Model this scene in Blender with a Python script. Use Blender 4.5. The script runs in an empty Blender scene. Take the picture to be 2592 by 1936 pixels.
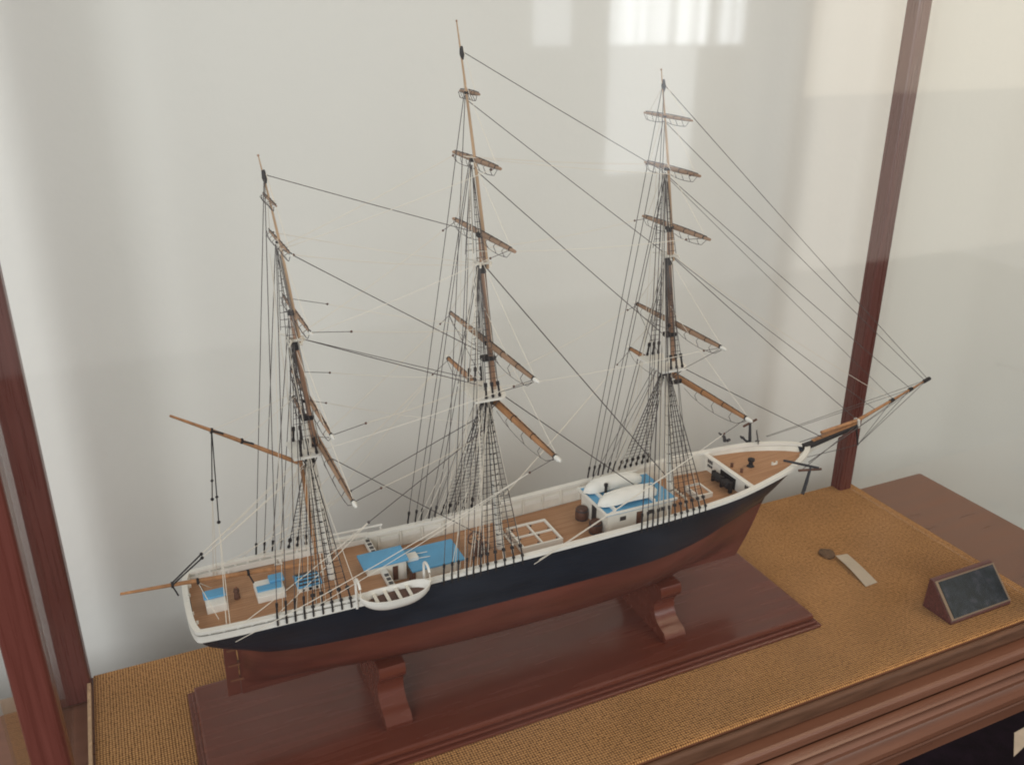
import bpy, bmesh, math, random
from mathutils import Vector, Matrix
random.seed(7)
S = bpy.context.scene
COL = S.collection
# ------------------------------------------------------------------ camera
def make_camera():
    f, pitch, yaw, roll = 2250.12, .3901, -.4276, .0037
    cy, sy = math.cos(yaw), math.sin(yaw)
    fw = Vector((-sy, cy, 0)); r = Vector((cy, sy, 0)); u = Vector((0, 0, 1))
    cp, sp = math.cos(pitch), math.sin(pitch)
    f2 = fw*cp - u*sp; u2 = u*cp + fw*sp
    cr, sr = math.cos(roll), math.sin(roll)
    r3 = r*cr + u2*sr; u3 = u2*cr - r*sr
    cam = bpy.data.cameras.new('camera'); o = bpy.data.objects.new('camera', cam); COL.objects.link(o)
    M = Matrix((r3, u3, -f2)).transposed().to_4x4(); M.translation = Vector((-.5085, -.8366, .7679))
    o.matrix_world = M
    cam.sensor_width = 36; cam.lens = f/2592*36; cam.clip_start = .01; cam.clip_end = 60
    cam.dof.use_dof = True; cam.dof.focus_distance = 1.02; cam.dof.aperture_fstop = 16
    S.camera = o
make_camera()
# ------------------------------------------------------------------ world, lamps, exposure
W = bpy.data.worlds.new('World'); S.world = W; W.use_nodes = True
bg = W.node_tree.nodes['Background']; bg.inputs[0].default_value = (.985, .96, .93, 1); bg.inputs[1].default_value = .34
def area(name, loc, target, sx, sy, power, col):
    l = bpy.data.lights.new(name, 'AREA'); l.shape = 'RECTANGLE'; l.size = sx; l.size_y = sy; l.energy = power; l.color = col
    o = bpy.data.objects.new(name, l); COL.objects.link(o); o.location = loc
    d = Vector(target) - Vector(loc); o.rotation_euler = d.to_track_quat('-Z', 'Y').to_euler()
    return o
area('window_light_left', (-2.15, -2.35, 1.45), (-.1, .1, .3), 1.7, 1.8, 62, (.96, .97, 1.0))
w1 = area('window_light_front', (2.135, -3.6, 1.38), (2.135, 0, 1.38), .58, 1.48, 15, (.92, .965, 1.0))
w2 = area('window_light_pane', (2.555, -3.6, 1.38), (2.555, 0, 1.38), .18, 1.48, 3.4, (.90, .955, 1.0))
def curtain(o, bands, seed):
    # light falls through a pleated curtain: uneven vertical bands
    l = o.data; l.use_nodes = True; nt = l.node_tree; em = nt.nodes['Emission']
    g = nt.nodes.new('ShaderNodeNewGeometry'); sp = nt.nodes.new('ShaderNodeSeparateXYZ'); nt.links.new(g.outputs['Parametric'], sp.inputs[0])
    n = nt.nodes.new('ShaderNodeTexNoise'); n.noise_dimensions = '1D'; n.inputs['Scale'].default_value = bands; n.inputs['Detail'].default_value = 2
    ad = nt.nodes.new('ShaderNodeMath'); ad.operation = 'ADD'; ad.inputs[1].default_value = seed; nt.links.new(sp.outputs[0], ad.inputs[0]); nt.links.new(ad.outputs[0], n.inputs['W'])
    r = nt.nodes.new('ShaderNodeMapRange'); r.inputs[1].default_value = .3; r.inputs[2].default_value = .7; r.inputs[3].default_value = .45; r.inputs[4].default_value = 1.45
    nt.links.new(n.outputs[0], r.inputs[0]); nt.links.new(r.outputs[0], em.inputs['Strength'])
curtain(w1, 9, 3.1); curtain(w2, 4, 8.3)
area('warm_reflection_panel', (4.35, -3.6, 1.28), (4.35, 0, 1.28), 2.5, 1.84, 20, (1.0, .87, .68))  # unseen warm panel, added for the bright veil reflected in the front glass
area('dim_reflection_panel', (4.45, -3.6, -.15), (4.45, 0, -.15), 2.5, 1.0, 4.0, (1.0, .88, .72))  # dimmer unseen panel, added beneath to carry the warm veil lower
area('pale_reflection_panel', (2.12, -3.62, .32), (2.12, 0, .32), .52, .62, 1.9, (.93, .97, 1.0))  # unseen panel, added to reflect as a pale upright patch in the glass
area('window_light_narrow', (1.53, -3.6, 1.38), (1.53, 0, 1.38), .20, 1.48, 1.6, (.90, .95, 1.0))
area('ceiling_lamp', (1.6, -.7, 2.35), (.6, .05, .2), 1.6, 1.6, 23, (1.0, .76, .52))
S.view_settings.view_transform = 'Standard'; S.view_settings.look = 'None'; S.view_settings.gamma = 1
S.view_settings.exposure = 0.24; S.view_settings.use_curve_mapping = False
S.render.engine = 'CYCLES'
S.cycles.filter_width = 1.9; S.cycles.max_bounces = 8; S.cycles.transparent_max_bounces = 24; S.cycles.caustics_reflective = False

# ------------------------------------------------------------------ materials
MAT = {}
def mat(name, col, rough=.5, spec=.5, bump=None, var=None, metallic=0, coat=0, coord='Object'):
    """bump=(scale,strength,distance) ; var=(scale, amount, stretch) value/colour mottling"""
    m = bpy.data.materials.new(name); m.use_nodes = True; nt = m.node_tree; b = nt.nodes['Principled BSDF']
    b.inputs['Base Color'].default_value = (*col, 1); b.inputs['Roughness'].default_value = rough
    b.inputs['Specular IOR Level'].default_value = spec; b.inputs['Metallic'].default_value = metallic
    b.inputs['Coat Weight'].default_value = coat; b.inputs['Coat Roughness'].default_value = .12
    tc = nt.nodes.new('ShaderNodeTexCoord')
    if var:
        mp = nt.nodes.new('ShaderNodeMapping'); mp.inputs['Scale'].default_value = var[2]
        n = nt.nodes.new('ShaderNodeTexNoise'); n.inputs['Scale'].default_value = var[0]; n.inputs['Detail'].default_value = 5
        nt.links.new(tc.outputs[coord], mp.inputs[0]); nt.links.new(mp.outputs[0], n.inputs['Vector'])
        r = nt.nodes.new('ShaderNodeMapRange'); r.inputs[1].default_value = .3; r.inputs[2].default_value = .7
        r.inputs[3].default_value = 1-var[1]; r.inputs[4].default_value = 1+var[1]
        nt.links.new(n.outputs[0], r.inputs[0])
        mx = nt.nodes.new('ShaderNodeVectorMath'); mx.operation = 'SCALE'; mx.inputs[0].default_value = col
        nt.links.new(r.outputs[0], mx.inputs['Scale']); nt.links.new(mx.outputs[0], b.inputs['Base Color'])
        rr = nt.nodes.new('ShaderNodeMapRange'); rr.inputs[1].default_value = .3; rr.inputs[2].default_value = .7
        rr.inputs[3].default_value = max(.05, rough-.08); rr.inputs[4].default_value = min(1, rough+.1)
        nt.links.new(n.outputs[0], rr.inputs[0]); nt.links.new(rr.outputs[0], b.inputs['Roughness'])
    if bump:
        n2 = nt.nodes.new('ShaderNodeTexNoise'); n2.inputs['Scale'].default_value = bump[0]; n2.inputs['Detail'].default_value = 3
        nt.links.new(tc.outputs[coord], n2.inputs['Vector'])
        bp = nt.nodes.new('ShaderNodeBump'); bp.inputs['Strength'].default_value = bump[1]; bp.inputs['Distance'].default_value = bump[2]
        nt.links.new(n2.outputs[0], bp.inputs['Height']); nt.links.new(bp.outputs[0], b.inputs['Normal'])
    MAT[name] = m; return m
mat('wall_paint', (.77, .775, .735), .8, .2, (60, .25, .002), (2.2, .02, (1, 1, 1)))
mat('floor_carpet', (.010, .006, .010), .9, .1, (400, .5, .002), (30, .4, (1, 1, 1)))
mat('mahogany', (.135, .035, .020), .24, .5, None, (5, .12, (1.2, 15, 15)))
mat('post_wood', (.120, .035, .026), .30, .5, None, (7, .15, (40, 40, 1.5)))
mat('table_wood', (.170, .073, .043), .34, .5, None, (5, .13, (1.2, 15, 15)))
mat('white_paint', (.80, .78, .72), .45, .4, (500, .15, .0004), (60, .04, (1, 1, 1)))
mat('white_dull', (.74, .71, .63), .55, .3, None, (70, .07, (1, 1, 1)))
mat('hull_black', (.0075, .0125, .0225), .40, .5, (300, .15, .0004), (40, .3, (.3, 1, 1)))
mat('hull_brown', (.122, .033, .021), .40, .5, (200, .12, .0004), (45, .30, (.15, 1, 1)))
mat('blue_paint', (.115, .36, .60), .5, .4, None, (60, .07, (1, 1, 1)))
mat('spar_wood', (.40, .195, .085), .42, .4, None, (160, .28, (1, .15, .15)))
mat('spar_pale', (.50, .33, .20), .5, .3, None, (160, .2, (1, 1, .15)))
mat('spar_mid', (.35, .215, .135), .5, .3, None, (160, .25, (1, .15, .15)))
mat('spar_dark', (.34, .20, .13), .5, .3, None, (160, .3, (1, 1, .15)))
mat('tar_black', (.020, .017, .018), .6, .3)
mat('iron', (.035, .035, .04), .5, .5)
mat('rope_dark', (.105, .093, .090), .8, .1)
mat('rope_black', (.045, .040, .042), .8, .1)
mat('rope_cream', (.76, .70, .60), .8, .1)
mat('brown_wood', (.11, .05, .032), .5, .4, None, (90, .3, (1, 1, 1)))
mat('brass', (.24, .10, .055), .5, .5, None, None, .4)
mat('paper', (.50, .42, .33), .7, .2, None, (40, .06, (1, 1, 1)))
mat('disc_brown', (.13, .075, .042), .6, .3, (220, .4, .002), (120, .4, (1, 1, 1)))
mat('stand_wood', (.12, .04, .035), .4, .5, None, (40, .3, (1, 6, 6)))
mat('card_edge', (.30, .21, .14), .6, .3)
mat('lip_brown', (.115, .056, .032), .6, .3, (300, .3, .001), (20, .25, (1, 8, 8)))
mat('window_dark', (.05, .045, .045), .3, .5)

def add_seams(name, pitch, depth):
    nt = MAT[name].node_tree; b = nt.nodes['Principled BSDF']; L = nt.links.new; N = nt.nodes.new
    tc = N('ShaderNodeTexCoord'); sp = N('ShaderNodeSeparateXYZ'); L(tc.outputs['Object'], sp.inputs[0])
    a = N('ShaderNodeMath'); a.operation = 'MULTIPLY_ADD'; a.inputs[1].default_value = -.012; L(sp.outputs['X'], a.inputs[0]); L(sp.outputs['Z'], a.inputs[2])
    m = N('ShaderNodeMath'); m.operation = 'MULTIPLY'; m.inputs[1].default_value = 1/pitch; L(a.outputs[0], m.inputs[0])
    f = N('ShaderNodeMath'); f.operation = 'PINGPONG'; f.inputs[1].default_value = .5; L(m.outputs[0], f.inputs[0])
    r = N('ShaderNodeMapRange'); r.inputs[1].default_value = 0; r.inputs[2].default_value = .09; L(f.outputs[0], r.inputs[0])
    bp = N('ShaderNodeBump'); bp.inputs['Strength'].default_value = .28; bp.inputs['Distance'].default_value = depth; L(r.outputs[0], bp.inputs['Height'])
    old = b.inputs['Normal'].links
    if old: L(old[0].from_socket, bp.inputs['Normal'])
    L(bp.outputs[0], b.inputs['Normal'])
add_seams('hull_black', .0072, .0004); add_seams('hull_brown', .0080, .0004)
def deck_material():
    m = bpy.data.materials.new('deck_wood'); m.use_nodes = True; nt = m.node_tree; b = nt.nodes['Principled BSDF']
    tc = nt.nodes.new('ShaderNodeTexCoord'); sp = nt.nodes.new('ShaderNodeSeparateXYZ'); nt.links.new(tc.outputs['Object'], sp.inputs[0])
    ml = nt.nodes.new('ShaderNodeMath'); ml.operation = 'MULTIPLY'; ml.inputs[1].default_value = 1/.0042; nt.links.new(sp.outputs['Y'], ml.inputs[0])
    fr = nt.nodes.new('ShaderNodeMath'); fr.operation = 'FRACT'; nt.links.new(ml.outputs[0], fr.inputs[0])
    lt = nt.nodes.new('ShaderNodeMath'); lt.operation = 'LESS_THAN'; lt.inputs[1].default_value = .10; nt.links.new(fr.outputs[0], lt.inputs[0])
    mp = nt.nodes.new('ShaderNodeMapping'); mp.inputs['Scale'].default_value = (.25, 3, 1); nt.links.new(tc.outputs['Object'], mp.inputs[0])
    n = nt.nodes.new('ShaderNodeTexNoise'); n.inputs['Scale'].default_value = 70; n.inputs['Detail'].default_value = 4; nt.links.new(mp.outputs[0], n.inputs['Vector'])
    cr = nt.nodes.new('ShaderNodeValToRGB'); cr.color_ramp.elements[0].position = .3; cr.color_ramp.elements[1].position = .72
    cr.color_ramp.elements[0].color = (.37, .19, .092, 1); cr.color_ramp.elements[1].color = (.50, .275, .145, 1)
    nt.links.new(n.outputs[0], cr.inputs[0])
    mx = nt.nodes.new('ShaderNodeMix'); mx.data_type = 'RGBA'; mx.inputs[7].default_value = (.24, .115, .055, 1)
    nt.links.new(lt.outputs[0], mx.inputs[0]); nt.links.new(cr.outputs[0], mx.inputs[6]); nt.links.new(mx.outputs[2], b.inputs['Base Color'])
    b.inputs['Roughness'].default_value = .6; MAT['deck_wood'] = m
deck_material()

def burlap_material():
    m = bpy.data.materials.new('burlap'); m.use_nodes = True; nt = m.node_tree; b = nt.nodes['Principled BSDF']
    L = nt.links.new; N = nt.nodes.new
    tc = N('ShaderNodeTexCoord')
    wob = N('ShaderNodeTexNoise'); wob.inputs['Scale'].default_value = 90; wob.inputs['Detail'].default_value = 2; L(tc.outputs['Object'], wob.inputs['Vector'])
    sub = N('ShaderNodeVectorMath'); sub.operation = 'MULTIPLY_ADD'; sub.inputs[1].default_value = (.0016,)*3; L(wob.outputs['Color'], sub.inputs[0]); L(tc.outputs['Object'], sub.inputs[2])
    sp = N('ShaderNodeSeparateXYZ'); L(sub.outputs[0], sp.inputs[0])
    def sine(out, pitch, ph=0):
        a = N('ShaderNodeMath'); a.operation = 'MULTIPLY_ADD'; a.inputs[1].default_value = 2*math.pi/pitch; a.inputs[2].default_value = ph; L(out, a.inputs[0])
        s = N('ShaderNodeMath'); s.operation = 'SINE'; L(a.outputs[0], s.inputs[0]); return s.outputs[0]
    sx, sy = sine(sp.outputs['X'], .0066), sine(sp.outputs['Y'], .0066)
    pr = N('ShaderNodeMath'); pr.operation = 'MULTIPLY'; L(sx, pr.inputs[0]); L(sy, pr.inputs[1])
    ab = N('ShaderNodeMath'); ab.operation = 'ABSOLUTE'; L(pr.outputs[0], ab.inputs[0])
    n = N('ShaderNodeTexNoise'); n.inputs['Scale'].default_value = 260; n.inputs['Detail'].default_value = 3; L(tc.outputs['Object'], n.inputs['Vector'])
    n3 = N('ShaderNodeTexNoise'); n3.inputs['Scale'].default_value = 9; n3.inputs['Detail'].default_value = 4; L(tc.outputs['Object'], n3.inputs['Vector'])
    ad = N('ShaderNodeMath'); ad.operation = 'MULTIPLY_ADD'; ad.inputs[1].default_value = .75; L(ab.outputs[0], ad.inputs[0]); 
    nm = N('ShaderNodeMath'); nm.operation = 'MULTIPLY'; nm.inputs[1].default_value = .75; L(n.outputs[0], nm.inputs[0]); L(nm.outputs[0], ad.inputs[2])
    cr = N('ShaderNodeValToRGB'); e = cr.color_ramp.elements
    e[0].position = .30; e[0].color = (.055, .022, .009, 1); e[1].position = .92; e[1].color = (.60, .322, .128, 1)
    x = cr.color_ramp.elements.new(.55); x.color = (.325, .160, .064, 1)
    L(ad.outputs[0], cr.inputs[0])
    r = N('ShaderNodeMapRange'); r.inputs[1].default_value = .3; r.inputs[2].default_value = .7; r.inputs[3].default_value = .88; r.inputs[4].default_value = 1.12; L(n3.outputs[0], r.inputs[0])
    sc = N('ShaderNodeVectorMath'); sc.operation = 'SCALE'; L(cr.outputs[0], sc.inputs[0]); L(r.outputs[0], sc.inputs['Scale'])
    L(sc.outputs[0], b.inputs['Base Color']); b.inputs['Roughness'].default_value = .9; b.inputs['Specular IOR Level'].default_value = .15
    bp = N('ShaderNodeBump'); bp.inputs['Strength'].default_value = .9; bp.inputs['Distance'].default_value = .0016; L(ad.outputs[0], bp.inputs['Height']); L(bp.outputs[0], b.inputs['Normal'])
    MAT['burlap'] = m
burlap_material()

def glass_material():
    m = bpy.data.materials.new('case_glass'); m.use_nodes = True; nt = m.node_tree; nt.nodes.clear(); L = nt.links.new; N = nt.nodes.new
    out = N('ShaderNodeOutputMaterial'); mix = N('ShaderNodeMixShader'); tr = N('ShaderNodeBsdfTransparent'); gl = N('ShaderNodeBsdfGlossy')
    tr.inputs[0].default_value = (.99, .995, .99, 1); gl.inputs['Roughness'].default_value = .045
    lw = N('ShaderNodeLayerWeight'); lw.inputs['Blend'].default_value = .5
    pw = N('ShaderNodeMath'); pw.operation = 'POWER'; pw.inputs[1].default_value = 5; L(lw.outputs['Facing'], pw.inputs[0])
    ma = N('ShaderNodeMath'); ma.operation = 'MULTIPLY_ADD'; ma.inputs[1].default_value = .90; ma.inputs[2].default_value = .042; L(pw.outputs[0], ma.inputs[0])
    L(ma.outputs[0], mix.inputs[0]); L(tr.outputs[0], mix.inputs[1]); L(gl.outputs[0], mix.inputs[2]); 
    tc = N('ShaderNodeTexCoord'); n = N('ShaderNodeTexNoise'); n.inputs['Scale'].default_value = 7; n.inputs['Detail'].default_value = 6; L(tc.outputs['Object'], n.inputs['Vector'])
    mr = N('ShaderNodeMapRange'); mr.inputs[1].default_value = .35; mr.inputs[2].default_value = .75; mr.inputs[3].default_value = .002; mr.inputs[4].default_value = .010; L(n.outputs[0], mr.inputs[0])
    df = N('ShaderNodeBsdfDiffuse'); df.inputs[0].default_value = (.85, .82, .78, 1); mx = N('ShaderNodeMixShader')
    L(mr.outputs[0], mx.inputs[0]); L(mix.outputs[0], mx.inputs[1]); L(df.outputs[0], mx.inputs[2]); L(mx.outputs[0], out.inputs[0])
    MAT['case_glass'] = m
glass_material()

def picture_material():
    m = bpy.data.materials.new('label_print'); m.use_nodes = True; nt = m.node_tree; b = nt.nodes['Principled BSDF']; L = nt.links.new; N = nt.nodes.new
    tc = N('ShaderNodeTexCoord'); n = N('ShaderNodeTexNoise'); n.inputs['Scale'].default_value = 85; n.inputs['Detail'].default_value = 8; L(tc.outputs['Object'], n.inputs['Vector'])
    cr = N('ShaderNodeValToRGB'); e = cr.color_ramp.elements; e[0].position = .38; e[0].color = (.010, .017, .019, 1); e[1].position = .68; e[1].color = (.055, .055, .070, 1)
    x = e.new(.55); x.color = (.020, .028, .037, 1)
    L(n.outputs[0], cr.inputs[0]); L(cr.outputs[0], b.inputs['Base Color']); b.inputs['Roughness'].default_value = .35
    MAT['label_print'] = m
picture_material()

# ------------------------------------------------------------------ mesh helpers
class MB:
    def __init__(s): s.v = []; s.f = []
    def add(s, vs, fs):
        o = len(s.v); s.v += [tuple(v) for v in vs]; s.f += [tuple(i+o for i in f) for f in fs]; return s
    def box(s, x0, x1, y0, y1, z0, z1):
        vs = [(x, y, z) for z in (z0, z1) for y in (y0, y1) for x in (x0, x1)]
        return s.add(vs, [(0, 2, 3, 1), (4, 5, 7, 6), (0, 1, 5, 4), (2, 6, 7, 3), (0, 4, 6, 2), (1, 3, 7, 5)])
    def obox(s, c, ax, ay, az):
        c = Vector(c); ax, ay, az = Vector(ax), Vector(ay), Vector(az)
        vs = [c+ax*i+ay*j+az*k for k in (-1, 1) for j in (-1, 1) for i in (-1, 1)]
        return s.add(vs, [(0, 2, 3, 1), (4, 5, 7, 6), (0, 1, 5, 4), (2, 6, 7, 3), (0, 4, 6, 2), (1, 3, 7, 5)])
    def tube(s, pts, r, n=6, cap=True):
        pts = [Vector(p) for p in pts]; k = len(pts)
        if not isinstance(r, (list, tuple)): r = [r]*k
        vs = []; fs = []
        t0 = (pts[1]-pts[0]).normalized(); a = Vector((0, 0, 1)) if abs(t0.z) < .9 else Vector((1, 0, 0))
        u = t0.cross(a).normalized()
        for i, p in enumerate(pts):
            t = (pts[min(i+1, k-1)] - pts[max(i-1, 0)]).normalized()
            u = (u - t*u.dot(t)).normalized(); w = t.cross(u)
            for j in range(n):
                an = 2*math.pi*j/n; vs.append(p + (u*math.cos(an)+w*math.sin(an))*r[i])
        for i in range(k-1):
            for j in range(n):
                fs.append((i*n+j, i*n+(j+1) % n, (i+1)*n+(j+1) % n, (i+1)*n+j))
        if cap: fs.append(tuple(range(n))[::-1]); fs.append(tuple((k-1)*n+j for j in range(n)))
        return s.add(vs, fs)
    def lathe(s, c, prof, n=12, axis='Z'):
        vs = []; fs = []; c = Vector(c)
        for r, h in prof:
            for j in range(n):
                a = 2*math.pi*j/n; x, y = r*math.cos(a), r*math.sin(a)
                vs.append(c + Vector({'Z': (x, y, h), 'Y': (x, h, y), 'X': (h, x, y)}[axis]))
        k = len(prof)
        for i in range(k-1):
            for j in range(n): fs.append((i*n+j, i*n+(j+1) % n, (i+1)*n+(j+1) % n, (i+1)*n+j))
        fs.append(tuple(range(n))[::-1]); fs.append(tuple((k-1)*n+j for j in range(n)))
        return s.add(vs, fs)
    def ball(s, c, r, n=8): return s.lathe(c, [(r*math.sin(math.pi*i/6)+1e-5, -r*math.cos(math.pi*i/6)) for i in range(7)], n)
    def prism(s, poly, axis, a, b):
        """poly: list of 2-tuples; extruded along axis from a to b"""
        def P(q, t): return {'X': (t, q[0], q[1]), 'Y': (q[0], t, q[1]), 'Z': (q[0], q[1], t)}[axis]
        n = len(poly); vs = [P(q, a) for q in poly]+[P(q, b) for q in poly]
        fs = [tuple(range(n))[::-1], tuple(range(n, 2*n))]+[(i, (i+1) % n, n+(i+1) % n, n+i) for i in range(n)]
        return s.add(vs, fs)
    def build(s, name, m, parent=None, smooth=False, bevel=0, bseg=2):
        me = bpy.data.meshes.new(name); me.from_pydata(s.v, [], s.f); me.validate()
        bm = bmesh.new(); bm.from_mesh(me); bmesh.ops.recalc_face_normals(bm, faces=bm.faces); bm.to_mesh(me); bm.free()
        me.materials.append(MAT[m])
        o = bpy.data.objects.new(name, me); COL.objects.link(o)
        if smooth:
            for p in me.polygons: p.use_smooth = True
            md = o.modifiers.new('edges', 'EDGE_SPLIT'); md.split_angle = math.radians(42)
        if bevel:
            b = o.modifiers.new('bevel', 'BEVEL'); b.width = bevel; b.segments = bseg; b.limit_method = 'ANGLE'; b.angle_limit = math.radians(40)
        if parent is not None:
            o.parent = parent
            if parent.type == 'EMPTY': o.matrix_parent_inverse = Matrix.Translation(-parent.location)
        return o
def thing(name, label, cat, loc, group=None):
    o = bpy.data.objects.new(name, None); COL.objects.link(o); o.location = loc; o.empty_display_size = .02
    o['label'] = label; o['category'] = cat
    if group: o['group'] = group
    return o
def tag(o, label, cat, group=None):
    o['label'] = label; o['category'] = cat
    if group: o['group'] = group
    return o
def struct(o): o['kind'] = 'structure'; return o
def interp(tab, x):
    if x <= tab[0][0]: return tab[0][1]
    for (a, ya), (b, yb) in zip(tab, tab[1:]):
        if x <= b: return ya+(yb-ya)*(x-a)/(b-a)
    return tab[-1][1]
def sinterp(tab, x):
    """monotone-ish smooth interpolation (cubic hermite)"""
    n = len(tab)
    if x <= tab[0][0]: return tab[0][1]
    if x >= tab[-1][0]: return tab[-1][1]
    for i in range(n-1):
        if x <= tab[i+1][0]:
            x0, y0 = tab[i]; x1, y1 = tab[i+1]; h = x1-x0; t = (x-x0)/h
            d = (y1-y0)/h
            m0 = d if i == 0 else ((y1-tab[i-1][1])/(x1-tab[i-1][0])); m1 = d if i == n-2 else ((tab[i+2][1]-y0)/(tab[i+2][0]-x0))
            return y0*(2*t**3-3*t*t+1)+h*m0*(t**3-2*t*t+t)+y1*(-2*t**3+3*t*t)+h*m1*(t**3-t*t)

# ================================================================== the setting
struct(MB().box(-4, 5, .335, .375, -.78, 2.6).build('wall', 'wall_paint'))
struct(MB().box(-4, 5, -4, .335, -.80, -.78).build('floor', 'floor_carpet'))

# ---- table with moulded edge
TX0, TX1, TYB, TYF = -1.15, .812, .2, -.236
tab = thing('table', 'brown wooden table with moulded edge under the glass case', 'table', (-.15, 0, -.78))
MB().box(TX0, TX1, TYF, TYB, -.0415, -.0245).build('table_top', 'table_wood', tab, bevel=.006, bseg=3)
def frame_strip(name, poly, m):
    """poly in (outward, z), run round front and right side of the table with a mitre"""
    b = MB(); n = len(poly)
    path = [lambda o: (TX0, TYF-o), lambda o: (TX1+o, TYF-o), lambda o: (TX1+o, TYB)]
    vs = [(*p(o), z) for p in path for o, z in poly]
    fs = [(i*n+j, i*n+(j+1) % n, (i+1)*n+(j+1) % n, (i+1)*n+j) for i in range(2) for j in range(n)]
    fs += [tuple(range(n)), tuple(range(2*n, 3*n))]
    b.add(vs, fs); return b.build(name, m, tab, smooth=True)
frame_strip('moulding', [(-.02, -.042), (-.006, -.042), (-.006, -.052), (.006, -.054), (.012, -.060), (.012, -.066), (-.02, -.066)], 'table_wood')
frame_strip('moulding', [(-.02, -.0665), (.004, -.0665), (.006, -.072), (.012, -.080), (.018, -.083), (.018, -.090), (-.02, -.090)], 'table_wood')
frame_strip('bead', [(.006, -.1010), (.0115, -.1020), (.0125, -.1045), (.0115, -.1070), (.006, -.1080)], 'table_wood')
frame_strip('bead', [(-.002, -.0530), (.0095, -.0485), (.0110, -.0455), (.0060, -.0425), (-.002, -.0425)], 'table_wood')
frame_strip('skirt', [(-.03, -.0905), (.008, -.0905), (.008, -.128), (-.03, -.128)], 'table_wood')
for x in (TX0+.04, TX1-.05):
    for y in (TYF+.03, TYB-.04): MB().box(x-.022, x+.022, y-.022, y+.022, -.78, -.1285).build('leg', 'table_wood', tab, bevel=.003)

# ---- glass display case: base slab, posts, glass
XL, XR, YB, YF = -.62, .62, .1956, -.212
case = thing('display_case', 'glass display case with dark red wooden corner posts round the ship', 'display case', (0, 0, -.024))
MB().box(XL-.004, XR+.002, YF+.003, YB-.001, -.0242, -.003).build('base_board', 'table_wood', case)
MB().box(XL-.004, XR+.003, YF-.006, YF+.0028, -.0238, -.0015).build('front_lip', 'lip_brown', case, bevel=.006, bseg=4)  # darker brown strip, separate from the mat, along its front edge
for nx, x, y in (('post', -.634, .188), ('post', .599, .186), ('post', -.615, -.203), ('post', .612, -.203)):
    hw = .0155 if x < -.63 else .0132; MB().box(x-hw, x+hw, y-.0128, y+.0128, -.0235, 1.16).build('post', 'post_wood', case, bevel=.004, bseg=3)
for args in ((XL-.02, XR, -.216, -.191), (XL-.02, XR, .174, .199)):
    MB().box(*args, 1.161, 1.185).build('top_rail', 'post_wood', case, bevel=.003)
MB().box(-.602, .5985, -.2045, -.2015, -.001, 1.16).build('front_glass', 'case_glass', case)
MB().box(-.6440, -.6415, -.1895, .174, -.02, 1.16).build('side_glass', 'case_glass', case)
MB().box(.6065, .6095, -.1895, .172, .001, 1.16).build('side_glass', 'case_glass', case)
MB().box(-.6225, -.6185, -.189, .174, .0005, .006).build('glass_bead', 'spar_pale', case)

# ---- burlap mat: sheet wrapped over the rounded front edge
def burlap_mat():
    b = MB(); prof = [(YB-.002, 0.0), (YF+.0065, 0.0), (YF+.0045, -.0012), (YF+.0045, -.0025), (YB-.002, -.0025)]
    b.prism(prof, 'X', XL+.004, XR+.003)
    return b.build('burlap_mat', 'burlap', smooth=True)
tag(burlap_mat(), 'ochre brown woven burlap mat covering the floor of the glass case', 'mat')

# ---- plinth under the ship
pl = thing('plinth', 'dark mahogany plinth with stepped edge carrying the model ship', 'plinth', (-.11, 0, 0))
PX0, PX1, PH = -.504, .281, .099
MB().box(PX0, PX1, -PH, PH, .0092, .018).build('plinth_top', 'mahogany', pl, bevel=.003, bseg=3)
MB().box(PX0-.0035, PX1+.0035, -PH-.0035, PH+.0035, .0050, .0090).build('plinth_moulding', 'mahogany', pl, bevel=.0018, bseg=3)
MB().box(PX0-.008, PX1+.008, -PH-.008, PH+.008, .0004, .0048).build('plinth_foot', 'mahogany', pl, bevel=.0015, bseg=2)
for x0 in (-.312, .062):
    half = [(.066, .0182), (.067, .024), (.062, .030), (.052, .033), (.043, .038), (.037, .047), (.036, .058), (.041, .068), (.048, .074), (.050, .082), (.047, .090)]
    poly = [(-y, z) for y, z in half]+[(y, z) for y, z in half[::-1]]
    MB().prism(poly, 'X', x0, x0+.031).build('cradle', 'mahogany', pl, smooth=True, bevel=.0012)

# ---- card with disc, label stand
MB_card = MB()
cx = [(.4135, -.0615, .0012), (.4375, -.0600, .0008), (.4490, .0130, .0030), (.4265, .0145, .0050)]
n = 8; top = []; 
for i in range(n+1):
    t = i/n; lift = .0022*math.sin(math.pi*t)
    a = Vector(cx[0]).lerp(Vector(cx[3]), t); c = Vector(cx[1]).lerp(Vector(cx[2]), t)
    a.z += lift; c.z += lift*.6; top += [a, c]
vs = top+[v-Vector((0, 0, .0006)) for v in top]; m2 = 2*(n+1)
fs = []
for i in range(n):
    a, b_, c, d = 2*i, 2*i+1, 2*i+3, 2*i+2
    fs += [(a, b_, c, d), (a+m2, d+m2, c+m2, b_+m2), (a, d, d+m2, a+m2), (b_, b_+m2, c+m2, c)]
fs += [(0, m2, m2+1, 1), (2*n, 2*n+1, 2*n+1+m2, 2*n+m2)]
tag(MB_card.add(vs, fs).build('paper_slip', 'paper', smooth=True), 'narrow cream paper slip lying on the mat beyond the plinth', 'paper slip')
disc = MB()
prof = []
for i in range(20):
    a = 2*math.pi*i/20; r = 1+.07*math.sin(3*a+1)+.05*math.sin(5*a)
    prof.append((.4215+.0118*r*math.cos(a), .0270+.0130*r*math.sin(a)))
disc.prism(prof, 'Z', .0004, .0042)
tag(disc.build('wooden_disc', 'disc_brown', bevel=.001), 'small dark brown round disc at the end of the paper slip', 'disc')

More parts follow.
